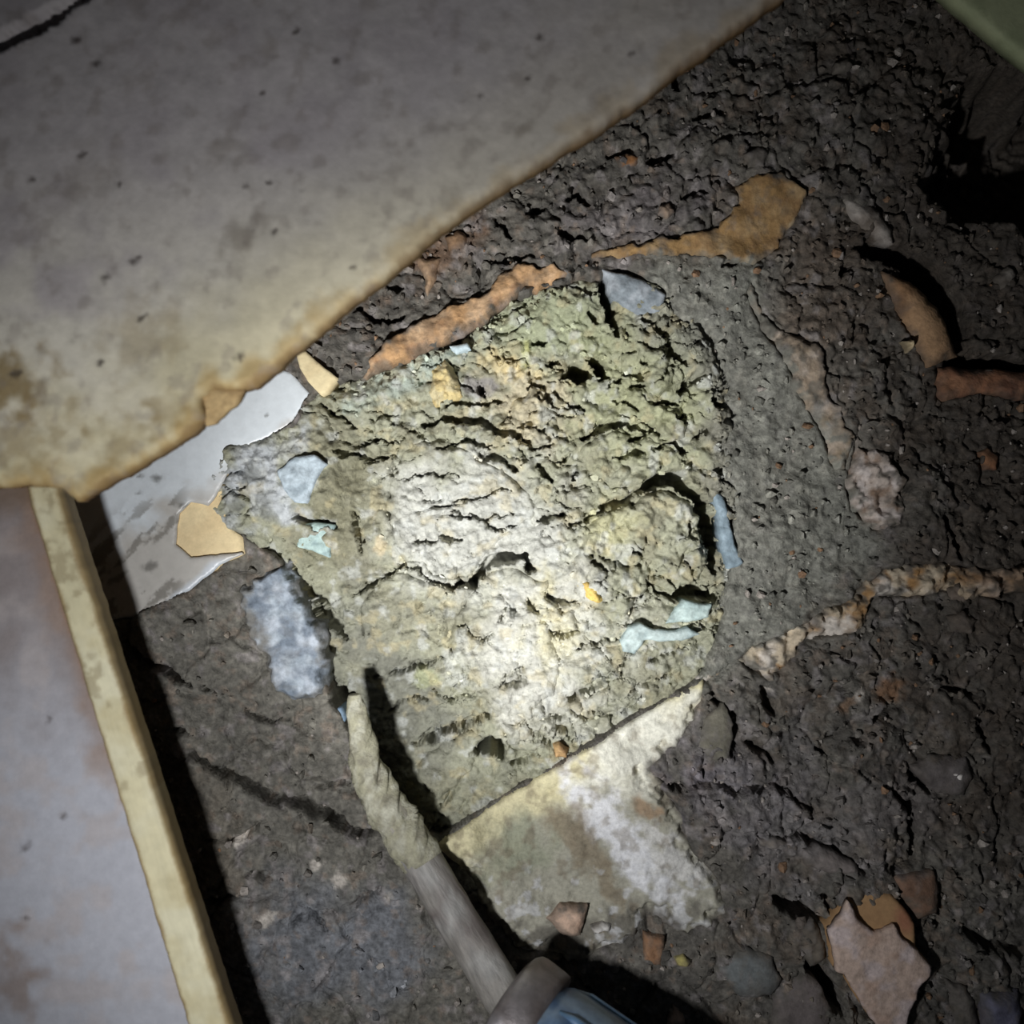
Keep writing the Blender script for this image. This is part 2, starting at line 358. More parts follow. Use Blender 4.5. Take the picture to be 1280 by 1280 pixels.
def outline(poly, step, jag, seed):
    P = np.asarray(poly, float); out = []
    for i in range(len(P)):
        a = P[i]; b = P[(i + 1) % len(P)]; L = np.hypot(*(b - a)); n = max(1, int(round(L / step)))
        for k in range(n): out.append(a + (b - a) * k / n)
    Q = np.array(out)
    if jag:
        j = jag * np.stack([fbm(Q[:, 0], Q[:, 1], 14, 3, seed), fbm(Q[:, 0], Q[:, 1], 14, 3, seed + 40)], 1)
        Q = Q + j
    return Q

def patch(name, poly, zf, bottom, mat, colf, step=3.0, jag=2.0, seed=1, bev=0, bw=6, z0=0.0, parent=None, wall_col=None, close=True):
    """a solid slab or clod: traced outline, modelled top, walls down to `bottom`"""
    B = outline(poly, step, jag, seed)
    lo = B.min(0); hi = B.max(0); rng = np.random.default_rng(seed)
    gx, gy = np.meshgrid(np.arange(lo[0], hi[0], step), np.arange(lo[1], hi[1], step))
    gx = gx.ravel() + rng.uniform(-.3, .3, gx.size) * step; gy = gy.ravel() + rng.uniform(-.3, .3, gy.size) * step
    d = sdf(gx, gy, B); k = d > step * .6
    pts = np.concatenate([B, np.stack([gx[k], gy[k]], 1)]); nb = len(B)
    vs, es, fs, ov, oe, of = delaunay_2d_cdt([Vector(p) for p in pts], [(i, (i + 1) % nb) for i in range(nb)], [], 1, 1e-5)
    P = np.array([(v.x, v.y) for v in vs]); dd = np.maximum(sdf(P[:, 0], P[:, 1], B), 0)
    z = np.asarray(zf(P[:, 0], P[:, 1], dd), float) * np.ones(len(P))
    if bev: z = z - bev * np.clip(1 - dd / bw, 0, 1) ** 2
    c = colf(P[:, 0], P[:, 1], dd)
    F = []
    for f in fs:
        a, b_, c_ = (P[f[0]], P[f[1]], P[f[2]]) if len(f) == 3 else (P[f[0]], P[f[1]], P[f[2]])
        cr = (b_[0] - a[0]) * (c_[1] - a[1]) - (b_[1] - a[1]) * (c_[0] - a[0])
        F.append(tuple(f) if cr < 0 else tuple(reversed(f)))     # photo y runs down
    cnt = {}
    for f in F:
        for i in range(len(f)):
            e = (f[i], f[(i + 1) % len(f)]); cnt[e] = 1
    edges = [e for e in cnt if (e[1], e[0]) not in cnt]
    X, Y = plan(P[:, 0], P[:, 1], z0)
    V = np.stack([(X - 640) * U, (640 - Y) * U, z * U], 1)
    bv = sorted({i for e in edges for i in e}); idx = {i: len(P) + n for n, i in enumerate(bv)}
    low = V[bv].copy(); bz = bottom(P[bv, 0], P[bv, 1]) if callable(bottom) else bottom
    low[:, 2] = np.minimum(bz * U, low[:, 2] - .3 * U)
    V = np.concatenate([V, low]); c = np.concatenate([c, c[bv] if wall_col is None else np.tile(wall_col, (len(bv), 1))])
    for a, b_ in edges: F.append((b_, a, idx[a], idx[b_]))
    if close:
        nx = {a: b_ for a, b_ in edges}; s = edges[0][0]; loop = [s]
        while nx.get(loop[-1], s) != s and len(loop) <= len(edges): loop.append(nx[loop[-1]])
        F.append(tuple(idx[i] for i in reversed(loop)))
    return link(name, V, F, mat, c, parent)

def plain(*cols, scale=20, seed=400, fine=.12):
    """pigment varying between a few colours"""
    cs = [hexc(*k) for k in cols]
    def f(x, y, d=None):
        c = np.tile(cs[0], (len(x), 1))
        for i, k in enumerate(cs[1:]):
            c = mixc(c, k, ss(-.25, .75, fbm(x, y, scale, 4, seed + 7 * i)))
        return c * (1 + fine * fbm(x, y, 7, 3, seed + 90))[:, None]
    return f

def dirty(colf, amt=.8, width=10, seed=860, speck=.5):
    """soil clinging to the rim of a half-buried thing and speckled over it"""
    def f(x, y, d):
        n = fbm(x, y, 16, 4, seed)
        m = amt * (1 - ss(0, width, d + width * .8 * n)) + speck * ss(.1, .7, fbm(x, y, 11, 4, seed + 5))
        c = colf(x, y, d); m = np.clip(m, 0, 1)[:, None]
        return c * (1 - m) + soil_col(x, y) * 1.05 * m
    return f

def tube(name, pts, radii, mat, colf, seg=20, flat=1.0, parent=None, rough=0.0, seed=1, cap=True, up=(0, 0, 1)):
    """a bar swept along plan points (px, py, z); flat squashes it vertically"""
    P = np.array([w(*p) for p in pts]); R = np.array(radii, float) * U; V = []; F = []; n = len(P)
    up = np.array(up, float)
    for i in range(n):
        t = P[min(i + 1, n - 1)] - P[max(i - 1, 0)]; t /= np.linalg.norm(t)
        s = np.cross(t, up); s /= np.linalg.norm(s); q = np.cross(s, t)
        for k in range(seg):
            a = 2 * math.pi * k / seg; V.append(P[i] + R[i] * (math.cos(a) * s + flat * math.sin(a) * q))
    for i in range(n - 1):
        for k in range(seg):
            a = i * seg + k; b_ = i * seg + (k + 1) % seg; F.append((a, b_, b_ + seg, a + seg))
    if cap: F.append(tuple(range(seg - 1, -1, -1))); F.append(tuple((n - 1) * seg + k for k in range(seg)))
    V = np.array(V)
    if rough:
        x = V[:, 0] / U; y = V[:, 1] / U + 1.7 * V[:, 2] / U; cen = np.repeat(P, seg, 0)
        V = cen + (V - cen) * (1 + rough * fbm(x, y, 13, 3, seed))[:, None]
    c = colf(V[:, 0] / U + 640, 640 - V[:, 1] / U + V[:, 2] / U, None)
    F = [tuple(reversed(f)) for f in F]
    return link(name, V, F, mat, c, parent)

def catmull(pts, n):
    P = np.array(pts, float); out = []
    for i in range(len(P) - 1):
        p0 = P[max(i - 1, 0)]; p1 = P[i]; p2 = P[i + 1]; p3 = P[min(i + 2, len(P) - 1)]
        for k in range(n):
            t = k / n
            out.append(.5 * (2 * p1 + (p2 - p0) * t + (2 * p0 - 5 * p1 + 4 * p2 - p3) * t * t + (3 * p1 - p0 - 3 * p2 + p3) * t ** 3))
    out.append(P[-1]); return np.array(out)

# ------------------------------------------------------------------ outlines of the things set in the soil
BAND_L = [(455,470),(480,432),(515,408),(560,386),(610,366),(622,345),(650,334),(690,332),(712,345),(690,354),(655,360),(632,374),(602,398),(560,420),(500,448)]
BAND_R = [(735,314),(790,306),(850,297),(888,292),(908,276),(921,256),(918,234),(945,217),(975,219),(1004,241),(1000,262),(985,285),(978,310),(944,324),(880,322),(800,318),(740,323)]
RIM = [(938,342),(950,380),(968,408),(1000,422),(1036,440),(1030,478),(1052,520),(1064,560),(1062,588),(1044,580),(1018,520),(985,458),(956,412),(936,366)]
CRUST = [(1074,512),(1080,560),(1108,568),(1142,602),(1128,622),(1122,655),(1094,662),(1070,636),(1061,610),(1070,575)]
RIDGE = [(880,852),(940,815),(1010,780),(1060,754),(1105,714),(1140,703),(1190,708),(1274,714),(1282,736),(1240,747),(1180,736),(1140,746),(1100,746),(1062,790),(1010,802),(962,852),(944,842),(925,828),(888,857)]
SCREED = [(548,1052),(620,1007),(700,958),(790,902),(880,850),(884,880),(862,920),(840,944),(816,962),(850,1000),(866,1056),(902,1096),(914,1146),(860,1170),(810,1150),(780,1186),(712,1206),(648,1204),(614,1156),(584,1100)]
TILE = [(86,634),(150,592),(230,540),(300,486),(345,458),(366,468),(388,492),(378,512),(364,532),(338,548),(304,562),(286,592),(276,622),(284,655),(303,672),(306,692),(280,704),(240,737),(168,770),(126,776),(104,720)]
BLUE = [(302,738),(330,716),(358,704),(368,730),(382,762),(398,790),(404,830),(402,868),(388,874),(366,872),(346,862),(336,830),(316,796),(304,768)]
PIPE = [(1100,342),(1136,354),(1172,388),(1196,446),(1156,460),(1138,420),(1118,382)]
BRICK = [(1170,458),(1230,462),(1310,466),(1312,500),(1260,499),(1225,492),(1180,502),(1170,494)]
def grow(poly, q):
    P = np.asarray(poly, float); A = np.roll(P, 1, 0); B = np.roll(P, -1, 0)
    ar = np.sum(P[:, 0] * B[:, 1] - B[:, 0] * P[:, 1])
    t = (P - A) / np.linalg.norm(P - A, axis=1)[:, None] + (B - P) / np.linalg.norm(B - P, axis=1)[:, None]
    t /= np.linalg.norm(t, axis=1)[:, None] + 1e-6
    n = np.stack([t[:, 1], -t[:, 0]], 1) * np.sign(ar)
    return [tuple(p) for p in P + q * n]
BAND_L = grow(BAND_L, 5); BAND_R = grow(BAND_R, 4); RIM = grow(RIM, 7); CRUST = grow(CRUST, 8); RIDGE = grow(RIDGE, 7); BLUE = grow(BLUE, 5)
LAPPED = [BAND_L, BAND_R, RIM, CRUST, RIDGE, SCREED, BLUE]
SINK += [(BAND_L, 22), (BAND_R, 22), (RIM, 22), (CRUST, 22), (RIDGE, 24), (SCREED, 26), (TILE, 60), (BLUE, 26), (PIPE, 30), (BRICK, 30)]

# ------------------------------------------------------------------ the ground
ax = np.concatenate([np.linspace(-700, -60, 44)[:-1], np.arange(-60, 1340, 2.4), np.linspace(1340, 1980, 44)])
gx, gy = np.meshgrid(ax, ax); nx = len(ax); X = gx.ravel(); Y = gy.ravel()
Z = soil_h(X, Y)
i = np.arange(nx * nx).reshape(nx, nx)
F = np.stack([i[:-1, :-1], i[1:, :-1], i[1:, 1:], i[:-1, 1:]], -1).reshape(-1, 4)
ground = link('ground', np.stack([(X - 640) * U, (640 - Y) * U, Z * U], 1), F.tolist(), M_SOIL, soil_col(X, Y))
tag(ground, 'dark damp crumbly soil all around the dug-out clay patch', 'soil', kind='structure')

# ------------------------------------------------------------------ clay in the hole, with its larger clods lifted out as things
CL = [
 ('clay_clod', [(735,662),(752,644),(772,634),(792,628),(812,616),(828,608),(845,617),(866,624),(880,650),(887,690),(885,714),(862,732),(840,740),(822,736),(806,748),(790,772),(745,764),(716,742),(722,692)],
  11, 'large rounded crumbly olive clod right of the dig, ringed by black cracks', 12),
 ('clay_clod', [(574,760),(592,738),(610,714),(640,708),(660,718),(684,728),(682,748),(700,762),(720,766),(728,790),(690,800),(700,830),(690,870),(655,900),(618,888),(578,858),(554,838),(562,800)],
  6, 'brightest pale flat clay plate below the wide black crack', 5),
 ('clay_clod', [(704,832),(716,812),(748,808),(782,806),(786,832),(752,852),(722,866),(702,862)],
  5, 'small pale flat clay plate left of the teal ribbon', 4),
 ('clay_clod', [(488,576),(530,548),(566,552),(604,572),(648,598),(664,616),(670,644),(640,664),(612,688),(590,722),(566,728),(534,718),(528,704),(500,702),(478,640)],
  4, 'broad smooth pale grey clay plate in the middle of the dig', 5),
 ('clay_clod', [(446,760),(460,738),(476,726),(504,712),(530,724),(548,732),(528,760),(482,792),(446,802)],
  5, 'dark slate grey clay slab left of the pale plates', 5),
 ('clay_clod', [(612,545),(628,520),(640,500),(656,492),(664,480),(676,490),(686,508),(700,520),(692,545),(676,572),(654,548)],
  8, 'pinkish beige clay lump just under the yellow crumbs', 7),
 ('clay_clod', [(706,612),(736,606),(766,622),(758,630),(738,644),(716,652),(708,636)],
  6, 'small smooth bluish white clay lump beside the long diagonal crack', 4),
 ('clay_clod', [(516,962),(552,934),(590,910),(604,930),(588,960),(572,990),(546,1008),(528,998)],
  6, 'grey layered clay clod near the bottom corner of the dig', 6),
 ('clay_clod', [(620,902),(660,906),(700,892),(716,880),(752,862),(790,845),(806,868),(760,902),(714,912),(696,918),(668,944),(642,950),(630,930)],
  5, 'long olive clay clod along the straight lower edge of the dig', 6),
 ('clay_clod', [(726,556),(762,538),(800,540),(822,556),(836,590),(808,604),(770,616),(744,600),(716,594)],
  7, 'lumpy greenish clay clod above the long diagonal crack', 7),
 ('clay_clod', [(780,400),(804,406),(826,424),(840,450),(846,480),(824,500),(790,474),(776,450)],
  7, 'grey crumbly clod at the upper right edge of the dig', 7),
 ('clay_clod', [(786,480),(822,508),(846,512),(866,532),(852,552),(826,552),(806,534),(772,520)],
  7, 'knobbly olive clod right of the round black hole', 6),
]
def bed_h(x, y, d):
    h = clay_h(x, y)
    h = h - 14 * (1 - ss(0, 30, d)) * ss(20, 50, np.abs(.5547 * (x - 548) + .8321 * (y - 1050))) * ss(330, 480, x)
    for nm, P, up, lb, b in CL: h = h - 22 * ss(1, 9, sdf(x, y, P))
    return h
BED = [(x + 7, y + 10) if (y - 1050) + .6 * (x - 548) > -12 and x > 530 else (x, y) for x, y in HOLE]
bed = patch('clay_bed', BED, bed_h, -175, M_CLAY, lambda x, y, d: clay_col(x, y), 2.1, 3, 5, bev=5, bw=10)
tag(bed, 'wet greenish grey clay crumbling inside the dug-out patch', 'clay', kind='stuff')
for k, (nm, P, up, lb, b) in enumerate(CL):
    o = patch(nm, P, lambda x, y, d, up=up: clay_h(x, y) + up, -48, M_CLAY, lambda x, y, d: clay_col(x, y), 2.2, 6.5, 50 + k, bev=b + 5, bw=8)
    tag(o, lb, 'clay clod', 'larger clods of clay in the dig')

def top(poly, extra=4, rel=3, scale=14, seed=500, fringe=0, base=None):
    """height of a thing set in the soil: follows the soil broadly, own fine relief"""
    cx, cy = np.mean(np.asarray(poly), 0)
    def f(x, y, d):
        b0 = (13 * fbm(x, y, 170, 3, 11) + 5 * fbm(x, y, 48, 1, 12)) if base is None else base
        z = b0 + extra + rel * fbm(x, y, scale, 4, seed)
        if fringe:
            f = 1 - ss(0, fringe, d + .7 * fringe * fbm(x, y, 15, 4, seed + 50))
            if poly is SCREED: f = f * ss(18, 50, .5547 * (x - 548) + .8321 * (y - 1050))
            z = z - (extra + 8) * f
        return z
    return f

# mortar, crusts and putty
o = patch('mortar_band', BAND_L, top(BAND_L, 10, 4, 20, 501, 7), -40, M_MORTAR, dirty(plain((184,146,106),(160,124,92),(194,162,128),scale=26,seed=410), .7, 10, 861, .35), 2.6, 2.5, 11, 4, 7)
tag(o, 'orange tan strip of mortar along the upper left rim of the dig', 'mortar')
def band_col(x, y, d):
    c = plain((150,120,80),(132,104,72),(160,134,98),scale=22,seed=420)(x, y)
    return mixc(c, hexc(176,160,134), .8 * (1 - ss(2, 7, d + 2 * fbm(x, y, 9, 2, 421))) * ss(880, 930, x))
o = patch('mortar_band', BAND_R, top(BAND_R, 8, 3, 20, 502, 6), -40, M_MORTAR, dirty(band_col, .7, 9, 862, .4), 2.6, 2.5, 12, 4, 7)
tag(o, 'ochre mortar strip widening to a rounded knob at the top of the dig', 'mortar')
o = patch('plaster_streak', RIM, top(RIM, 8, 5, 18, 503, 12), -40, M_MORTAR, dirty(plain((152,136,118),(126,112,92),(172,160,148),scale=24,seed=430), .9, 20, 863, .8), 2.6, 4, 13, 5, 9)
tag(o, 'pale brown curved rim of plaster down the right side of the clay slope', 'plaster')
o = patch('plaster_crust', CRUST, top(CRUST, 9, 8, 12, 504, 14), -40, M_MORTAR, dirty(plain((172,160,150),(126,106,90),(192,182,176),scale=14,seed=440), .9, 14, 864, .8), 2.4, 5, 14, 6, 9)
tag(o, 'mottled pinkish white lump of plaster crust on the dark right soil', 'plaster')
def ridge_col(x, y, d):
    c = plain((186,172,150),(150,116,76),(198,190,180),scale=20,seed=450)(x, y)
    return mixc(c, hexc(136, 108, 82), .8 * ss(1170, 1240, x + 20 * fbm(x, y, 20, 3, 455)))
o = patch('plaster_ridge', RIDGE, top(RIDGE, 8, 9, 13, 505, 12), -40, M_MORTAR, dirty(ridge_col, .9, 12, 865, .8), 2.4, 5, 15, 7, 10)
tag(o, 'long crumbly white and rusty plaster ridge running to the right edge', 'plaster')
def screed_col(x, y, d):
    c = np.tile(hexc(166, 163, 148), (len(x), 1)); n = fbm(x, y, 28, 4, 460)
    u = (x - 700) * .5547 + (y - 958) * .8321                     # distance from the straight cut edge
    c = mixc(c, hexc(204, 196, 160), (1 - ss(15, 70, u + 26 * n)))
    c = mixc(c, hexc(222, 220, 206), blob(x, y, 800, 935, 105, 46, -32, .5, 461, 30, .35))
    c = mixc(c, hexc(150, 152, 132), .9 * blob(x, y, 640, 1065, 60, 46, -20, .7, 462, 25, .4))
    c = mixc(c, hexc(228, 228, 230), .95 * blob(x, y, 775, 1045, 112, 27, 52, .5, 463, 16, .5))
    c = mixc(c, hexc(218, 216, 212), .8 * blob(x, y, 840, 1070, 60, 20, 50, .6, 464, 12, .6))
    c = mixc(c, hexc(132, 118, 96), .7 * blob(x, y, 735, 1065, 75, 22, 55, .6, 465, 18, .6))
    c = mixc(c, hexc(150, 120, 90), .7 * blob(x, y, 812, 1012, 32, 12, 35, .6, 466, 14, .6))
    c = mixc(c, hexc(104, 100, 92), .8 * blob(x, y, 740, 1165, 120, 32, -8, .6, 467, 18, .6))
    c = mixc(c, hexc(200, 200, 200), .7 * ss(.3, .5, fbm(x, y, 16, 4, 468)) * ss(1060, 1110, y))
    c = mixc(c, hexc(126, 114, 96), .5 * ss(.2, .8, fbm(x, y, 13, 4, 469)))
    return mixc(c, hexc(96, 90, 84), .8 * (1 - ss(0, 16, d + 9 * n)) * ss(20, 60, u))
o = patch('screed_slab', SCREED, top(SCREED, 7, 3, 16, 506, 22), -60, M_MORTAR, screed_col, 2.4, 1.2, 16, 5, 5)
tag(o, 'whitish plaster-smeared screed with a straight cut edge beside the clay', 'screed')

def blue_col(x, y, d):
    c = plain((126,135,146),(102,112,124),(162,169,178),scale=20,seed=470)(x, y)
    c = mixc(c, hexc(170, 180, 188), .45 * ss(-.1, .7, fbm(x, y, 15, 4, 475)))
    return mixc(c, hexc(104, 100, 92), .85 * (1 - ss(0, 20, (x - 300) - (y - 738) * .3 + 14 * fbm(x, y, 16, 4, 473))))
o = patch('putty_patch', BLUE, top(BLUE, 12, 4, 22, 507, 9, base=0), -50, M_PUTTY, dirty(blue_col, .6, 8, 866, .2), 2.4, 4.5, 17, 4, 8)
tag(o, 'large ragged blue-grey putty patch beside the screwdriver tip', 'putty')
FL = [
 ('putty_flake', [(388,905),(404,890),(424,886),(430,898),(426,925),(414,935),(398,920)], 4, ((130,152,172),(108,130,152)), 'small blue putty flake just left of the screwdriver tip'),
 ('putty_flake', [(352,590),(372,572),(398,568),(412,580),(400,598),(388,630),(374,628),(360,612)], 9, ((164,176,184),(138,150,158)), 'pale blue flake stuck in the mud right of the white tile'),
 ('putty_flake', [(374,657),(392,652),(418,657),(416,680),(412,697),(392,690),(372,684)], 6, ((160,180,176),(140,160,160)), 'pale teal four-sided chip under a short black crack'),
 ('putty_flake', [(752,338),(776,342),(806,352),(832,370),(824,390),(800,396),(780,384),(764,372)], 12, ((126,134,140),(160,166,172)), 'blue-grey flake curling over the black slit at the top'),
 ('putty_flake', [(888,612),(904,622),(912,650),(918,680),(928,704),(910,712),(902,690),(898,650)], 10, ((132,148,158),(114,130,140)), 'upright blue putty strip right of the big round clod'),
 ('putty_flake', [(776,800),(784,784),(800,779),(818,786),(846,788),(860,783),(874,792),(860,799),(830,800),(804,800),(798,812),(792,818),(778,814)], 14, ((176,190,188),(158,174,174)), 'curved pale teal ribbon of putty at the lower right of the clay'),
 ('putty_flake', [(832,778),(846,758),(854,750),(872,754),(888,754),(886,770),(870,776),(850,778)], 14, ((176,192,188),(158,176,174)), 'short pale teal flake just above the curved teal ribbon'),
 ('putty_flake', [(563,432),(584,428),(588,436),(570,441)], 14, ((184,200,206),(170,186,190)), 'tiny pale blue scrap on the upper left rim of the dig'),
]
for k, (nm, P, up, cs, lb) in enumerate(FL):
    cx, cy = np.mean(np.array(P), 0); b0 = float(np.median(clay_h(np.array([p[0] for p in P], float), np.array([p[1] for p in P], float))))
    b0 = max(b0, -14)
    o = patch(nm, P, lambda x, y, d, b0=b0, up=up, k=k: b0 + up + 2.5 * fbm(x, y, 18, 3, 520 + k), b0 - 45, M_PUTTY, plain(*cs, scale=12, seed=480 + k), 2.2, 1.4, 90 + k, 2.5, 4)
    tag(o, lb, 'putty', 'blue-grey putty scraps around the dig')
for nm, P, up, cs, lb in [
 ('ochre_crumb', [(536,488),(540,460),(556,450),(566,458),(574,478),(578,496),(562,504),(544,510)], 12, ((196,178,128),(172,152,106),(184,172,136)), 'yellow ochre crumb at the upper left of the clay'),
 ('ochre_crumb', [(720,730),(732,726),(746,732),(760,748),(748,752),(732,748)], 18, ((216,188,108),(202,170,96)), 'small bright yellow crumb below the big round clod'),
 ('ochre_crumb', [(690,936),(700,932),(712,938),(708,948),(694,948)], 12, ((190,156,110),(166,130,92)), 'tiny orange crumb on the straight lower edge of the dig')]:
    xs = np.array([p[0] for p in P], float); ys = np.array([p[1] for p in P], float); b0 = max(float(np.median(clay_h(xs, ys))), -16)
    o = patch(nm, P, lambda x, y, d, b0=b0, up=up: b0 + up + 9 * fbm(x, y, 13, 4, 533), b0 - 45, M_CLAY, plain(*cs, scale=9, seed=495), 2.0, 2.2, 101, 9, 10)
    tag(o, lb, 'crumb', 'yellow crumbs in the clay')

# ------------------------------------------------------------------ white tile with a chipped glaze
tile = empty('ceramic_tile', 200, 640, -30)
tag(tile, 'broken white glazed tile with a tan chip, under the stained slab edge', 'tile')
patch('tile_body', TILE, lambda x, y, d: 3 + 0 * x, -45, M_BISQUE, plain((222,202,160),(214,192,150),scale=40,seed=510,fine=.04), 5, .8, 21, 1, 3, parent=tile)
def glaze_col(x, y, d):
    c = np.tile(hexc(206, 212, 216), (len(x), 1)); n = fbm(x, y, 30, 4, 601)
    u = (x - 90) * .52 + (y - 632) * .85                          # distance from the slab edge
    c = mixc(c, hexc(168, 160, 148), .75 * ss(40, 85, u + 20 * n))
    v = fbm((x - y) / 3.2, (x + y) * 1.1, 20, 4, 605)
    c = mixc(c, hexc(110, 106, 98), .75 * ss(.3, .5, v) * ss(20, 70, u) * (1 - ss(215, 245, x)))
    c = mixc(c, hexc(196, 202, 208), ss(-14, 0, x * .9 + y * 1.0 - 948 + 6 * n) * ss(695, 705, y))
    for a, b_, r in [(178,596,6),(200,597,8),(176,617,5),(335,520,3),(232,632,6),(190,708,10)]:
        c = mixc(c, hexc(80, 78, 72), .7 * blob(x, y, a, b_, r, r * .6, -15, .7, 610, 8, .5))
    return c
GL = [(86,634),(150,592),(230,540),(300,486),(345,458),(366,468),(388,492),(378,512),(364,532),(338,548),(304,562),(286,592),(272,620),(262,632),(240,627),(226,642),(222,680),(240,697),(304,690),(306,692),(280,704),(240,737),(168,770),(126,776),(104,720)]
patch('glaze', GL, lambda x, y, d: 8 + .5 * fbm(x, y, 60, 2, 612), 3, M_GLAZE, glaze_col, 2.6, .8, 22, 1.5, 3, parent=tile, wall_col=hexc(226, 205, 165))
SHARD = [(372,438),(384,440),(404,458),(424,474),(412,492),(404,496),(388,478),(378,462)]
o = patch('tile_shard', SHARD, lambda x, y, d: 16 + .05 * (x - 390), -30, M_BISQUE, plain((218,202,162),(208,190,150),scale=20,seed=515,fine=.04), 3, .8, 23, 1.5, 3)
tag(o, 'small cream tile shard poking out at the slab edge beside the white tile', 'tile shard')

# ------------------------------------------------------------------ stones and fragments lying in the soil
def stone(name, poly, hgt, cols, label, cat, group=None, jag=1.8, bev=None, seed=700, mat=None, tilt=(0, 0), rel=2.5, base=None):
    P = np.asarray(poly, float); cx, cy = P.mean(0)
    if base is None: base = float(np.median(soil_h(P[:, 0], P[:, 1], False)))
    base = max(base, -22)
    sz = float(np.ptp(P, 0).min()); bw = max(4, sz * .28); bev = hgt * .6 if bev is None else bev
    o = patch(name, poly, lambda x, y, d: base + hgt + tilt[0] * (x - cx) + tilt[1] * (y - cy) + rel * fbm(x, y, max(8, sz * .4), 3, seed),
              base - 28, mat or M_STONE, dirty(plain(*cols, scale=max(8, sz * .5), seed=seed + 3), .6, min(10, sz * .25), seed + 5, .35), max(2.2, sz / 18), jag, seed, bev, bw)
    return tag(o, label, cat, group)
o = stone('pipe_fragment', PIPE, 16, ((162,126,92),(140,108,80),(174,140,106)), 'curved tan terracotta pipe fragment beside a black hollow at the right', 'terracotta', tilt=(-.12, .02))
o = stone('brick_fragment', BRICK, 14, ((148,104,78),(118,84,68),(158,116,88)), 'reddish brown brick fragment cut by the right edge of the photo', 'brick', seed=705, tilt=(0, .2))
stone('pale_pebble', [(1050,250),(1072,249),(1098,266),(1114,288),(1116,306),(1094,302),(1070,278)], 13, ((168,160,152),(140,130,120)), 'pale grey oblong pebble above the curved terracotta piece', 'pebble', seed=710)
frag = empty('tile_fragment', 1090, 1190, -20)
tag(frag, 'large tan broken tile with a pinkish rough face at the lower right', 'tile fragment')
FP = [(1055,1108),(1084,1109),(1110,1114),(1124,1128),(1135,1146),(1137,1174),(1153,1196),(1150,1206),(1136,1221),(1135,1236),(1124,1255),(1120,1290),(1108,1290),(1077,1258),(1055,1222),(1046,1205),(1036,1200),(1032,1176),(1027,1152),(1042,1133)]
FACE = [(1052,1116),(1058,1126),(1066,1142),(1082,1153),(1094,1152),(1106,1145),(1116,1160),(1137,1176),(1153,1196),(1150,1206),(1136,1221),(1135,1236),(1124,1255),(1120,1290),(1108,1290),(1077,1258),(1055,1222),(1046,1205),(1036,1200),(1032,1176),(1027,1152),(1042,1133)]
patch('body', FP, lambda x, y, d: 24 + np.minimum(0, (y - 1150) * .28), -34, M_BISQUE, lambda x, y, d: mixc(plain((172,138,100),(164,130,94),scale=30,seed=720,fine=.05)(x, y), hexc(158,106,84), .8 * blob(x, y, 1124, 1142, 16, 22, 0, .8)), 3, .8, 31, 3, 5, parent=frag)
patch('broken_face', FACE, lambda x, y, d: 34 + 2.2 * fbm(x, y, 22, 4, 725), 18, M_STONE, plain((192,170,156),(182,156,140),(200,184,180),scale=20,seed=726,fine=.1), 2.6, 1.5, 32, 3, 4, parent=frag)
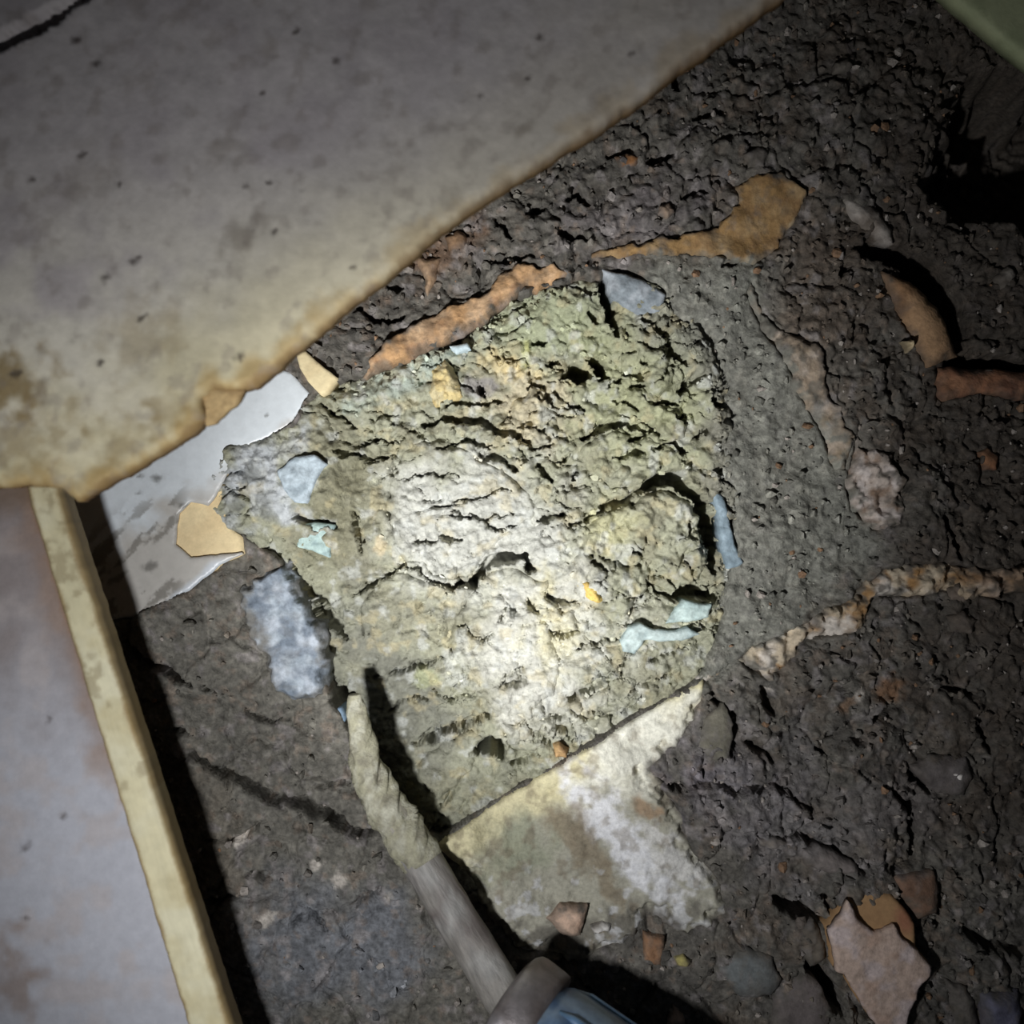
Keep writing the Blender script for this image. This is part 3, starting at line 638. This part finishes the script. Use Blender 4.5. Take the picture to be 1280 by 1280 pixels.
S = [
 ('brown_stone', [(1116,1096),(1138,1090),(1166,1087),(1173,1115),(1168,1138),(1146,1148),(1124,1116)], 15, ((134,106,88),(116,90,74)), 'reddish brown stone touching the large tan tile fragment', 'stone'),
 ('blue_stone', [(1222,1240),(1268,1233),(1274,1262),(1272,1292),(1228,1292)], 18, ((118,118,138),(100,100,116)), 'bluish grey square stone in the bottom right corner', 'stone'),
 ('grey_stone', [(1184,1226),(1206,1232),(1218,1250),(1222,1292),(1192,1292)], 13, ((112,106,100),(92,88,82)), 'grey slab stone left of the bluish corner stone', 'stone'),
 ('grey_stone', [(966,1242),(986,1224),(1008,1214),(1026,1234),(1038,1262),(1030,1300),(960,1300)], 12, ((112,104,102),(94,88,84)), 'flat grey stone at the bottom edge left of the tan tile', 'stone'),
 ('grey_stone', [(896,1206),(910,1190),(930,1180),(962,1192),(974,1220),(962,1240),(922,1242)], 11, ((112,116,116),(94,94,92)), 'blue-grey flat stone right of the screwdriver shadow', 'stone'),
 ('grey_stone', [(1000,1060),(1022,1056),(1048,1066),(1066,1076),(1071,1092),(1042,1091),(1004,1078)], 13, ((124,116,112),(104,98,94)), 'long grey pebble under a curved crack above the tan tile', 'pebble'),
 ('grey_stone', [(946,1046),(968,1046),(998,1056),(994,1064),(952,1058)], 9, ((124,116,108),(104,98,94)), 'thin grey sliver left of the long grey pebble', 'pebble'),
 ('grey_stone', [(1010,1030),(1030,1018),(1046,1030),(1044,1050),(1014,1048)], 10, ((112,98,86),(96,86,76)), 'small brownish stone just above the long grey pebble', 'pebble'),
 ('grey_stone', [(998,1158),(1014,1148),(1028,1172),(1030,1196),(1010,1206),(1000,1186)], 12, ((104,96,86),(88,82,76)), 'dark brown stone against the left side of the tan tile', 'stone'),
 ('grey_stone', [(1138,958),(1160,944),(1206,944),(1214,970),(1206,992),(1170,990),(1150,974)], 12, ((106,100,98),(88,82,80)), 'dark grey flat stone carrying a white speck at the right', 'stone'),
 ('grey_stone', [(1244,345),(1256,334),(1270,344),(1266,360),(1250,362)], 9, ((130,124,116),(108,102,96)), 'pale grey pebble near the right edge above the brick fragment', 'pebble'),
 ('orange_bit', [(1224,566),(1236,560),(1248,570),(1246,586),(1230,588)], 8, ((140,100,72),(120,84,62)), 'small orange brick bit alone in the dark soil at the right', 'fragment'),
 ('pink_bit', [(828,1290),(834,1268),(842,1254),(852,1268),(856,1290)], 16, ((206,180,166),(190,164,150)), 'pale pink chip at the bottom edge right of the handle shadow', 'fragment'),
 ('brown_bit', [(804,1166),(830,1170),(828,1206),(803,1200)], 9, ((148,112,84),(128,98,76)), 'small square brown chip below the plaster smear', 'fragment'),
 ('yellow_bit', [(842,1194),(852,1188),(864,1196),(856,1204),(844,1203)], 8, ((170,160,100),(150,140,90)), 'tiny yellowish crumb right of the square brown chip', 'fragment'),
 ('tan_shard', [(516,316),(534,320),(550,319),(546,340),(534,370),(529,346)], 15, ((168,140,112),(146,118,92)), 'thin tan pointed shard below the stained slab edge', 'fragment'),
 ('tan_shard', [(556,296),(572,288),(586,296),(582,308),(562,312)], 14, ((150,120,92),(130,104,80)), 'rounded tan lump beside the thin pointed shard', 'fragment'),
 ('tan_shard', [(1126,428),(1136,424),(1138,436),(1132,442)], 26, ((206,186,150),(190,170,130)), 'tiny cream chip against the curved terracotta piece', 'fragment'),
 ('grey_stone', [(926,200),(944,188),(956,196),(952,212),(934,214)], 9, ((104,98,92),(88,84,80)), 'small grey pebble above the ochre mortar knob', 'pebble'),
 ('grey_stone', [(1040,82),(1056,74),(1064,86),(1052,96),(1040,94)], 9, ((110,104,96),(92,88,80)), 'small grey pebble high up in the darkest soil', 'pebble'),
 ('grey_stone', [(1180,735),(1196,728),(1212,736),(1204,752),(1184,752)], 8, ((110,98,88),(92,84,78)), 'dull grey lump just under the plaster ridge', 'pebble'),
 ('grey_stone', [(1180,770),(1200,762),(1218,774),(1210,792),(1186,790)], 10, ((110,100,90),(92,84,78)), 'brownish grey pebble in the soil below the plaster ridge', 'pebble'),
 ('orange_bit', [(768,200),(782,194),(800,200),(794,210),(774,212)], 9, ((150,106,66),(128,90,60)), 'small orange brown chip in the upper soil near the slab', 'fragment'),
 ('grey_stone', [(822,262),(834,258),(840,270),(830,280),(820,274)], 11, ((150,130,112),(130,112,98)), 'small beige pebble above the ochre mortar strip', 'pebble'),
 ('grey_stone', [(880,900),(904,880),(916,904),(912,946),(896,952),(872,934)], 6, ((112,108,96),(100,96,86)), 'flat olive grey clod beside the tip of the white screed', 'clod'),
]
for k, (nm, P, hg, cs, lb, ct) in enumerate(S):
    stone(nm, P, hg, cs, lb, ct, 'stones and bits in the soil', seed=740 + 9 * k)
b0 = max(float(np.median(soil_h(np.array([1150., 1190, 1200]), np.array([960., 960, 985]), False))), -22)
stone('white_speck', [(1184,966),(1192,961),(1201,966),(1200,975),(1190,978)], 7, ((226,220,214),(206,200,196)), 'tiny white speck on the dark grey flat stone', 'fragment', 'stones and bits in the soil', seed=990, base=b0 + 12)
stone('pink_chip', [(684,1146),(700,1128),(733,1130),(726,1166),(702,1167)], 12, ((206,176,154),(190,160,138)), 'flat pinkish chip on the dirty lower part of the screed', 'fragment', 'stones and bits in the soil', seed=995, base=2)
stone('white_chip', [(738,1156),(750,1149),(764,1154),(762,1162),(742,1164)], 12, ((214,210,204),(190,186,180)), 'small white chip right of the flat pinkish chip', 'fragment', 'stones and bits in the soil', seed=998, base=2)

# ------------------------------------------------------------------ loose crumbs
def crumbs(name, n, box, hf, cf, mat, keep, rmin, rmax, seed, parent, pale):
    rng = np.random.default_rng(seed); x = rng.uniform(box[0], box[2], n * 3); y = rng.uniform(box[1], box[3], n * 3)
    k = keep(x, y); x = x[k][:n]; y = y[k][:n]; z = hf(x, y); c0 = cf(x, y); k = z > -34; x, y, z, c0 = x[k], y[k], z[k], c0[k]
    t = (1 + 5 ** .5) / 2
    I = np.array([(-1,t,0),(1,t,0),(-1,-t,0),(1,-t,0),(0,-1,t),(0,1,t),(0,-1,-t),(0,1,-t),(t,0,-1),(t,0,1),(-t,0,-1),(-t,0,1)]) / 1.9
    IF = np.array([(0,11,5),(0,5,1),(0,1,7),(0,7,10),(0,10,11),(1,5,9),(5,11,4),(11,10,2),(10,7,6),(7,1,8),(3,9,4),(3,4,2),(3,2,6),(3,6,8),(3,8,9),(4,9,5),(2,4,11),(6,2,10),(8,6,7),(9,8,1)])
    m = len(x); r = rmin + (rmax - rmin) * rng.random(m) ** 3
    V = I[None] * (r[:, None, None] * rng.uniform(.6, 1.35, (m, 12, 1))) * rng.uniform(.6, 1.3, (m, 1, 3))
    V[:, :, 0] += x[:, None] - 640; V[:, :, 1] += 640 - y[:, None]; V[:, :, 2] += (z + r * .3)[:, None]
    F = (IF[None] + 12 * np.arange(m)[:, None, None]).reshape(-1, 3)
    c0 = c0 * rng.uniform(.65, 1.7, (m, 1)); q = rng.random(m)
    c0[q < pale] = hexc(158, 150, 142); c0[(q >= pale) & (q < 1.5 * pale)] = hexc(134, 106, 82)
    col = np.repeat(c0, 12, 0)
    return link(name, V.reshape(-1, 3) * U, F.tolist(), mat, col, parent, smooth=False)
ALLP = [p for p, _ in SINK]
def in_soil(x, y):
    k = (sdf(x, y, HOLE) < -3) & ((x > 620) | (y < 480) | (np.random.default_rng(3).random(len(x)) < .25))
    for P in ALLP: k &= sdf(x, y, P) < -2
    return k
o = crumbs('soil_crumbs', 5200, (180, -40, 1330, 1320), lambda x, y: soil_h(x, y), soil_col, M_SOIL, in_soil, 1.6, 6.5, 81, ground, .10)
tag(o, 'fine loose crumbs of soil', kind='stuff')
o = crumbs('clay_crumbs', 2600, (430, 360, 930, 1000), lambda x, y: clay_h(x, y) - 4, clay_col, M_CLAY,
           lambda x, y: (sdf(x, y, HOLE) > 8) & (clay_smooth(x, y) < .55), 1.4, 5, 82, bed, .0)
tag(o, 'fine loose crumbs of clay', kind='stuff')

# ------------------------------------------------------------------ screwdriver
def ip(px, py, z):
    a, b_ = plan(px, py, z); return (a, b_, z)
sd = empty('screwdriver', 450, 900, 0)
tag(sd, 'bent muddy screwdriver with a blue handle lying across the dig', 'screwdriver')
steel = plain((126,122,116),(108,100,96),(140,138,134), scale=30, seed=801)
path = [ip(444,868,50), ip(449,905,48), ip(458,955,45), ip(482,1005,42), ip(522,1068,44), ip(560,1132,54), ip(600,1196,68), ip(636,1254,84), ip(652,1278,92)]
rad = [7, 12, 17, 24, 29, 30, 30, 30, 30]
pp = catmull(path, 6); rr = np.interp(np.linspace(0, 8, len(pp)), range(9), rad)
def shaft_col(x, y, d):
    c = steel(x, y)
    return mixc(c, hexc(138, 134, 118), .85 * (1 - ss(1020, 1110, y + 40 * fbm(x, y, 14, 3, 805))))
tube('shaft', pp.tolist(), rr * .86, M_STEEL, shaft_col, 20, .7, sd, .04, 3)
k = 26
mp = catmull(pp[:k], 3); mr_ = np.interp(np.linspace(0, k - 1, len(mp)), np.arange(k), rr[:k] * np.interp(np.arange(k), [0, 2, 12, 20, 25], [1.12, 1.1, 1.06, .98, .80]))
o = tube('mud_coat', mp.tolist(), mr_, M_CLAY, plain((146,143,122),(124,120,104),(164,162,146), scale=10, seed=811), 36, .8, sd, .25, 7)
f0 = np.array(ip(628,1276,98)); dv = np.array([.66, .36, .27]); dv /= np.linalg.norm(dv)
def along(t): return (f0 + dv * t).tolist()
fer = tube('ferrule', [along(t) for t in (-6, -2, 2, 8, 20, 34, 42)], [70, 79, 83, 85, 85, 84, 82], M_FERRULE, plain((134,128,128),(112,102,98),(150,146,148), scale=24, seed=821), 40, 1, sd, .015, 5)
hd = tube('handle', [along(t) for t in (34, 36, 42, 52, 70, 140, 220, 300, 350, 372, 380)], [40, 60, 70, 76, 79, 80, 75, 80, 70, 48, 20], M_PLASTIC, plain((84,106,134),(64,88,120),(124,142,156), scale=26, seed=831), 48, 1, sd, .0, 5)
for q in range(8):     # raised grip ribs on the handle
    ang = 2 * math.pi * q / 8 + .2
    t_ = Vector((dv[0], -dv[1], dv[2])); s_ = t_.cross(Vector((0, 0, 1))).normalized(); n_ = s_.cross(t_)
    off = s_ * math.cos(ang) + n_ * math.sin(ang)
    pts = [(along(t)[0] + off.x * r, along(t)[1] - off.y * r, along(t)[2] + off.z * r) for t, r in ((56, 73), (74, 77), (140, 78), (220, 73), (300, 78), (345, 69))]
    tube('grip_rib', pts, [4, 6, 6, 6, 6, 4], M_PLASTIC, plain((92,120,146),(70,98,130), scale=30, seed=835), 10, 1, sd)

# ------------------------------------------------------------------ stained slab, edged panel, green panel (all stand clear of the soil)
SLAB = [(-420,-420),(1420,-420),(1420,-300),(1050,-62),(970,-2),(900,48),(850,84),(790,130),(740,164),(692,192),(640,226),(600,250),(550,286),(500,330),(440,376),(400,411),(376,430),(345,458),(318,480),(304,486),(268,486),(252,496),(254,520),(246,534),(228,546),(190,571),(150,595),(112,614),(94,626),(74,612),(40,606),(0,609),(-420,640)]
EDGE = [p for p in SLAB[2:30]]
def slab_col(x, y, d):
    n = fbm(x, y, 90, 4, 901); n2 = fbm(x, y, 26, 4, 905); n3 = fbm(x, y, 9, 3, 909)
    c = np.tile(hexc(178, 172, 171), (len(x), 1))
    c = mixc(c, hexc(212, 206, 190), ss(160, 500, y + .15 * x))  # lighter lower down: the torch's brightness gradient put into the colour
    c = mixc(c, hexc(168, 161, 162), .8 * ss(-.1, .7, n) * ss(100, 220, d))
    low = ss(250, 560, y + .12 * x)
    c = mixc(c, hexc(202, 192, 156), (.2 + .65 * low) * (1 - ss(20, 180, d + 60 * n)))
    c = mixc(c, hexc(166, 140, 88), (.35 + .5 * low) * (1 - ss(4, 34, d + 16 * n2)))
    c = mixc(c, hexc(112, 84, 52), .6 * (1 - ss(0, 7, d + 5 * n2)))
    for a, b_, r, s_ in [(20,480,60,.8),(280,190,26,.35),(300,300,34,.5),(185,420,60,.35),(30,560,80,.5),(660,160,14,.5),(560,250,20,.3),(150,550,50,.5),(210,520,40,.4),(330,60,20,.3),(100,225,60,.25)]:
        c = mixc(c, hexc(128, 104, 54) if b_ > 380 else hexc(110, 98, 84), s_ * blob(x, y, a, b_, r, r * .7, -30, .9, 911, 18, .7))
    c = mixc(c, hexc(130, 120, 112), .38 * ss(.2, .9, fbm(x + y * .3, y, 20, 4, 921)))
    for a, b_, r in [(131,347,9),(168,324,8),(105,193,7),(344,290,6),(675,46,7),(40,224,7),(378,237,5),(335,229,4),(178,397,6),(20,468,8),(370,40,6),(420,77,6),(600,122,6),(790,66,5),(440,334,6),(150,230,5),(120,80,7),(95,50,7),(125,453,6),(300,445,10),(328,116,5),(305,232,5),(660,98,6)]:
        c = mixc(c, hexc(58, 48, 42), .85 * blob(x, y, a, b_, r, r * .65, -25, .7, 930, 7, .5))
    return c * (1 + .05 * n3)[:, None]
SZ = 250
def slab_top(x, y, d):
    return SZ + 1.2 * fbm(x, y, 60, 3, 941) - 14 * carve(x, y, [(8, [(-30,66),(0,52),(40,32),(75,12),(112,-10)])], 3, 77) / 30
slab = empty('stained_slab', 100, 100, 0)
tag(slab, 'large stained off-white slab with a yellowed torn edge filling the upper left', 'slab')
patch('slab_sheet', SLAB, slab_top, SZ - 34, M_BOARD, slab_col, 4.2, 1.6, 41, 7, 12, z0=SZ, parent=slab, wall_col=hexc(140, 104, 56))
patch('torn_flap', [(250,492),(268,485),(304,487),(298,500),(284,512),(268,528),(254,532),(248,512)], lambda x, y, d: SZ - 8 - .15 * (y - 490), SZ - 24, M_MORTAR, plain((168,144,104),(146,122,86),scale=16,seed=945), 2.6, 1.5, 42, 2, 4, z0=SZ - 8, parent=slab)
patch('support_block', [(-400,-400),(-120,-400),(-120,300),(-400,300)], lambda x, y, d: SZ - 34 + 0 * x, -30, M_BOARD, plain((150,140,120),(130,120,100),scale=40,seed=947), 40, 0, 43, parent=slab)

PZ = 160
panel = empty('white_board', 60, 1000, 0)
tag(panel, 'white board with a cream edging strip standing along the lower left', 'panel')
def panel_col(x, y, d):
    n = fbm(x, y, 40, 4, 951); e = (x - 40) - (y - 625) * .3125      # distance from the strip (negative to the left)
    c = np.tile(hexc(166, 167, 174), (len(x), 1))
    c = mixc(c, hexc(132, 122, 119), .9 * (1 - ss(700, 1000, y + 60 * n)))
    c = mixc(c, hexc(166, 156, 152), .5 * ss(-.05, .7, n))
    c = mixc(c, hexc(128, 102, 82), .6 * ss(-46, -4, e + 22 * n) * (1 - ss(930, 1010, y)))
    c = mixc(c, hexc(130, 96, 62), .7 * ss(-10, -2, e + 3 * n))
    c = mixc(c, hexc(120, 96, 76), .6 * blob(x, y, 10, 1220, 50, 60, 0, .9, 953, 20, .6))
    c = mixc(c, hexc(110, 90, 70), .7 * (1 - ss(612, 650, y + 10 * n)))
    for a, b_, r in [(28,1060,8),(76,1022,7),(60,900,6),(30,1150,6)]:
        c = mixc(c, hexc(70, 62, 60), .7 * blob(x, y, a, b_, r, r * .6, -40, .7, 955, 7, .5))
    return c
patch('panel_sheet', [(-420,600),(34,600),(250,1292),(372,1700),(-420,1700)], lambda x, y, d: PZ - 6 + .8 * fbm(x, y, 60, 2, 957), PZ - 30, M_BOARD, panel_col, 5, .6, 44, z0=PZ, parent=panel)
def strip_col(x, y, d):
    n = fbm(x, y, 34, 4, 961)
    c = plain((198,190,156),(188,178,142),(204,198,168), scale=50, seed=963, fine=.05)(x, y)
    c = mixc(c, hexc(136, 108, 62), .75 * (1 - ss(1, 7, d + 2.5 * n)))
    c = mixc(c, hexc(124, 108, 76), .5 * ss(.15, .75, fbm(x, y, 20, 4, 967)) * (1 - ss(960, 1060, y)))
    return c
patch('edge_strip', [(34,604),(72,604),(78,626),(292,1292),(420,1700),(372,1700),(240,1292),(40,632)], lambda x, y, d: PZ + 4 + 0 * x, PZ - 34, M_STRIP, strip_col, 3, .8, 45, 3, 5, z0=PZ, parent=panel)
patch('support_block', [(-400,640),(-120,640),(-120,1650),(-400,1650)], lambda x, y, d: PZ - 30 + 0 * x, -30, M_BOARD, plain((150,140,120),(130,120,100),scale=40,seed=969), 40, 0, 46, parent=panel)

gp = empty('green_board', 1330, -40, 0)
tag(gp, 'pale green panel corner in the upper right corner of the photo', 'panel')
patch('panel_sheet', [(1130,-58),(1200,2),(1240,36),(1284,72),(1420,180),(1700,400),(1700,-300),(1130,-300)], lambda x, y, d: 70 + 0 * x, 40, M_BOARD, plain((166,172,136),(154,162,126),scale=80,seed=971,fine=.04), 5, .6, 47, 3, 6, z0=70, parent=gp)
patch('support_block', [(1400,-280),(1660,-280),(1660,280),(1400,100)], lambda x, y, d: 40 + 0 * x, -40, M_BOARD, plain((150,140,120),(130,120,100),scale=40,seed=973), 40, 0, 48, parent=gp)
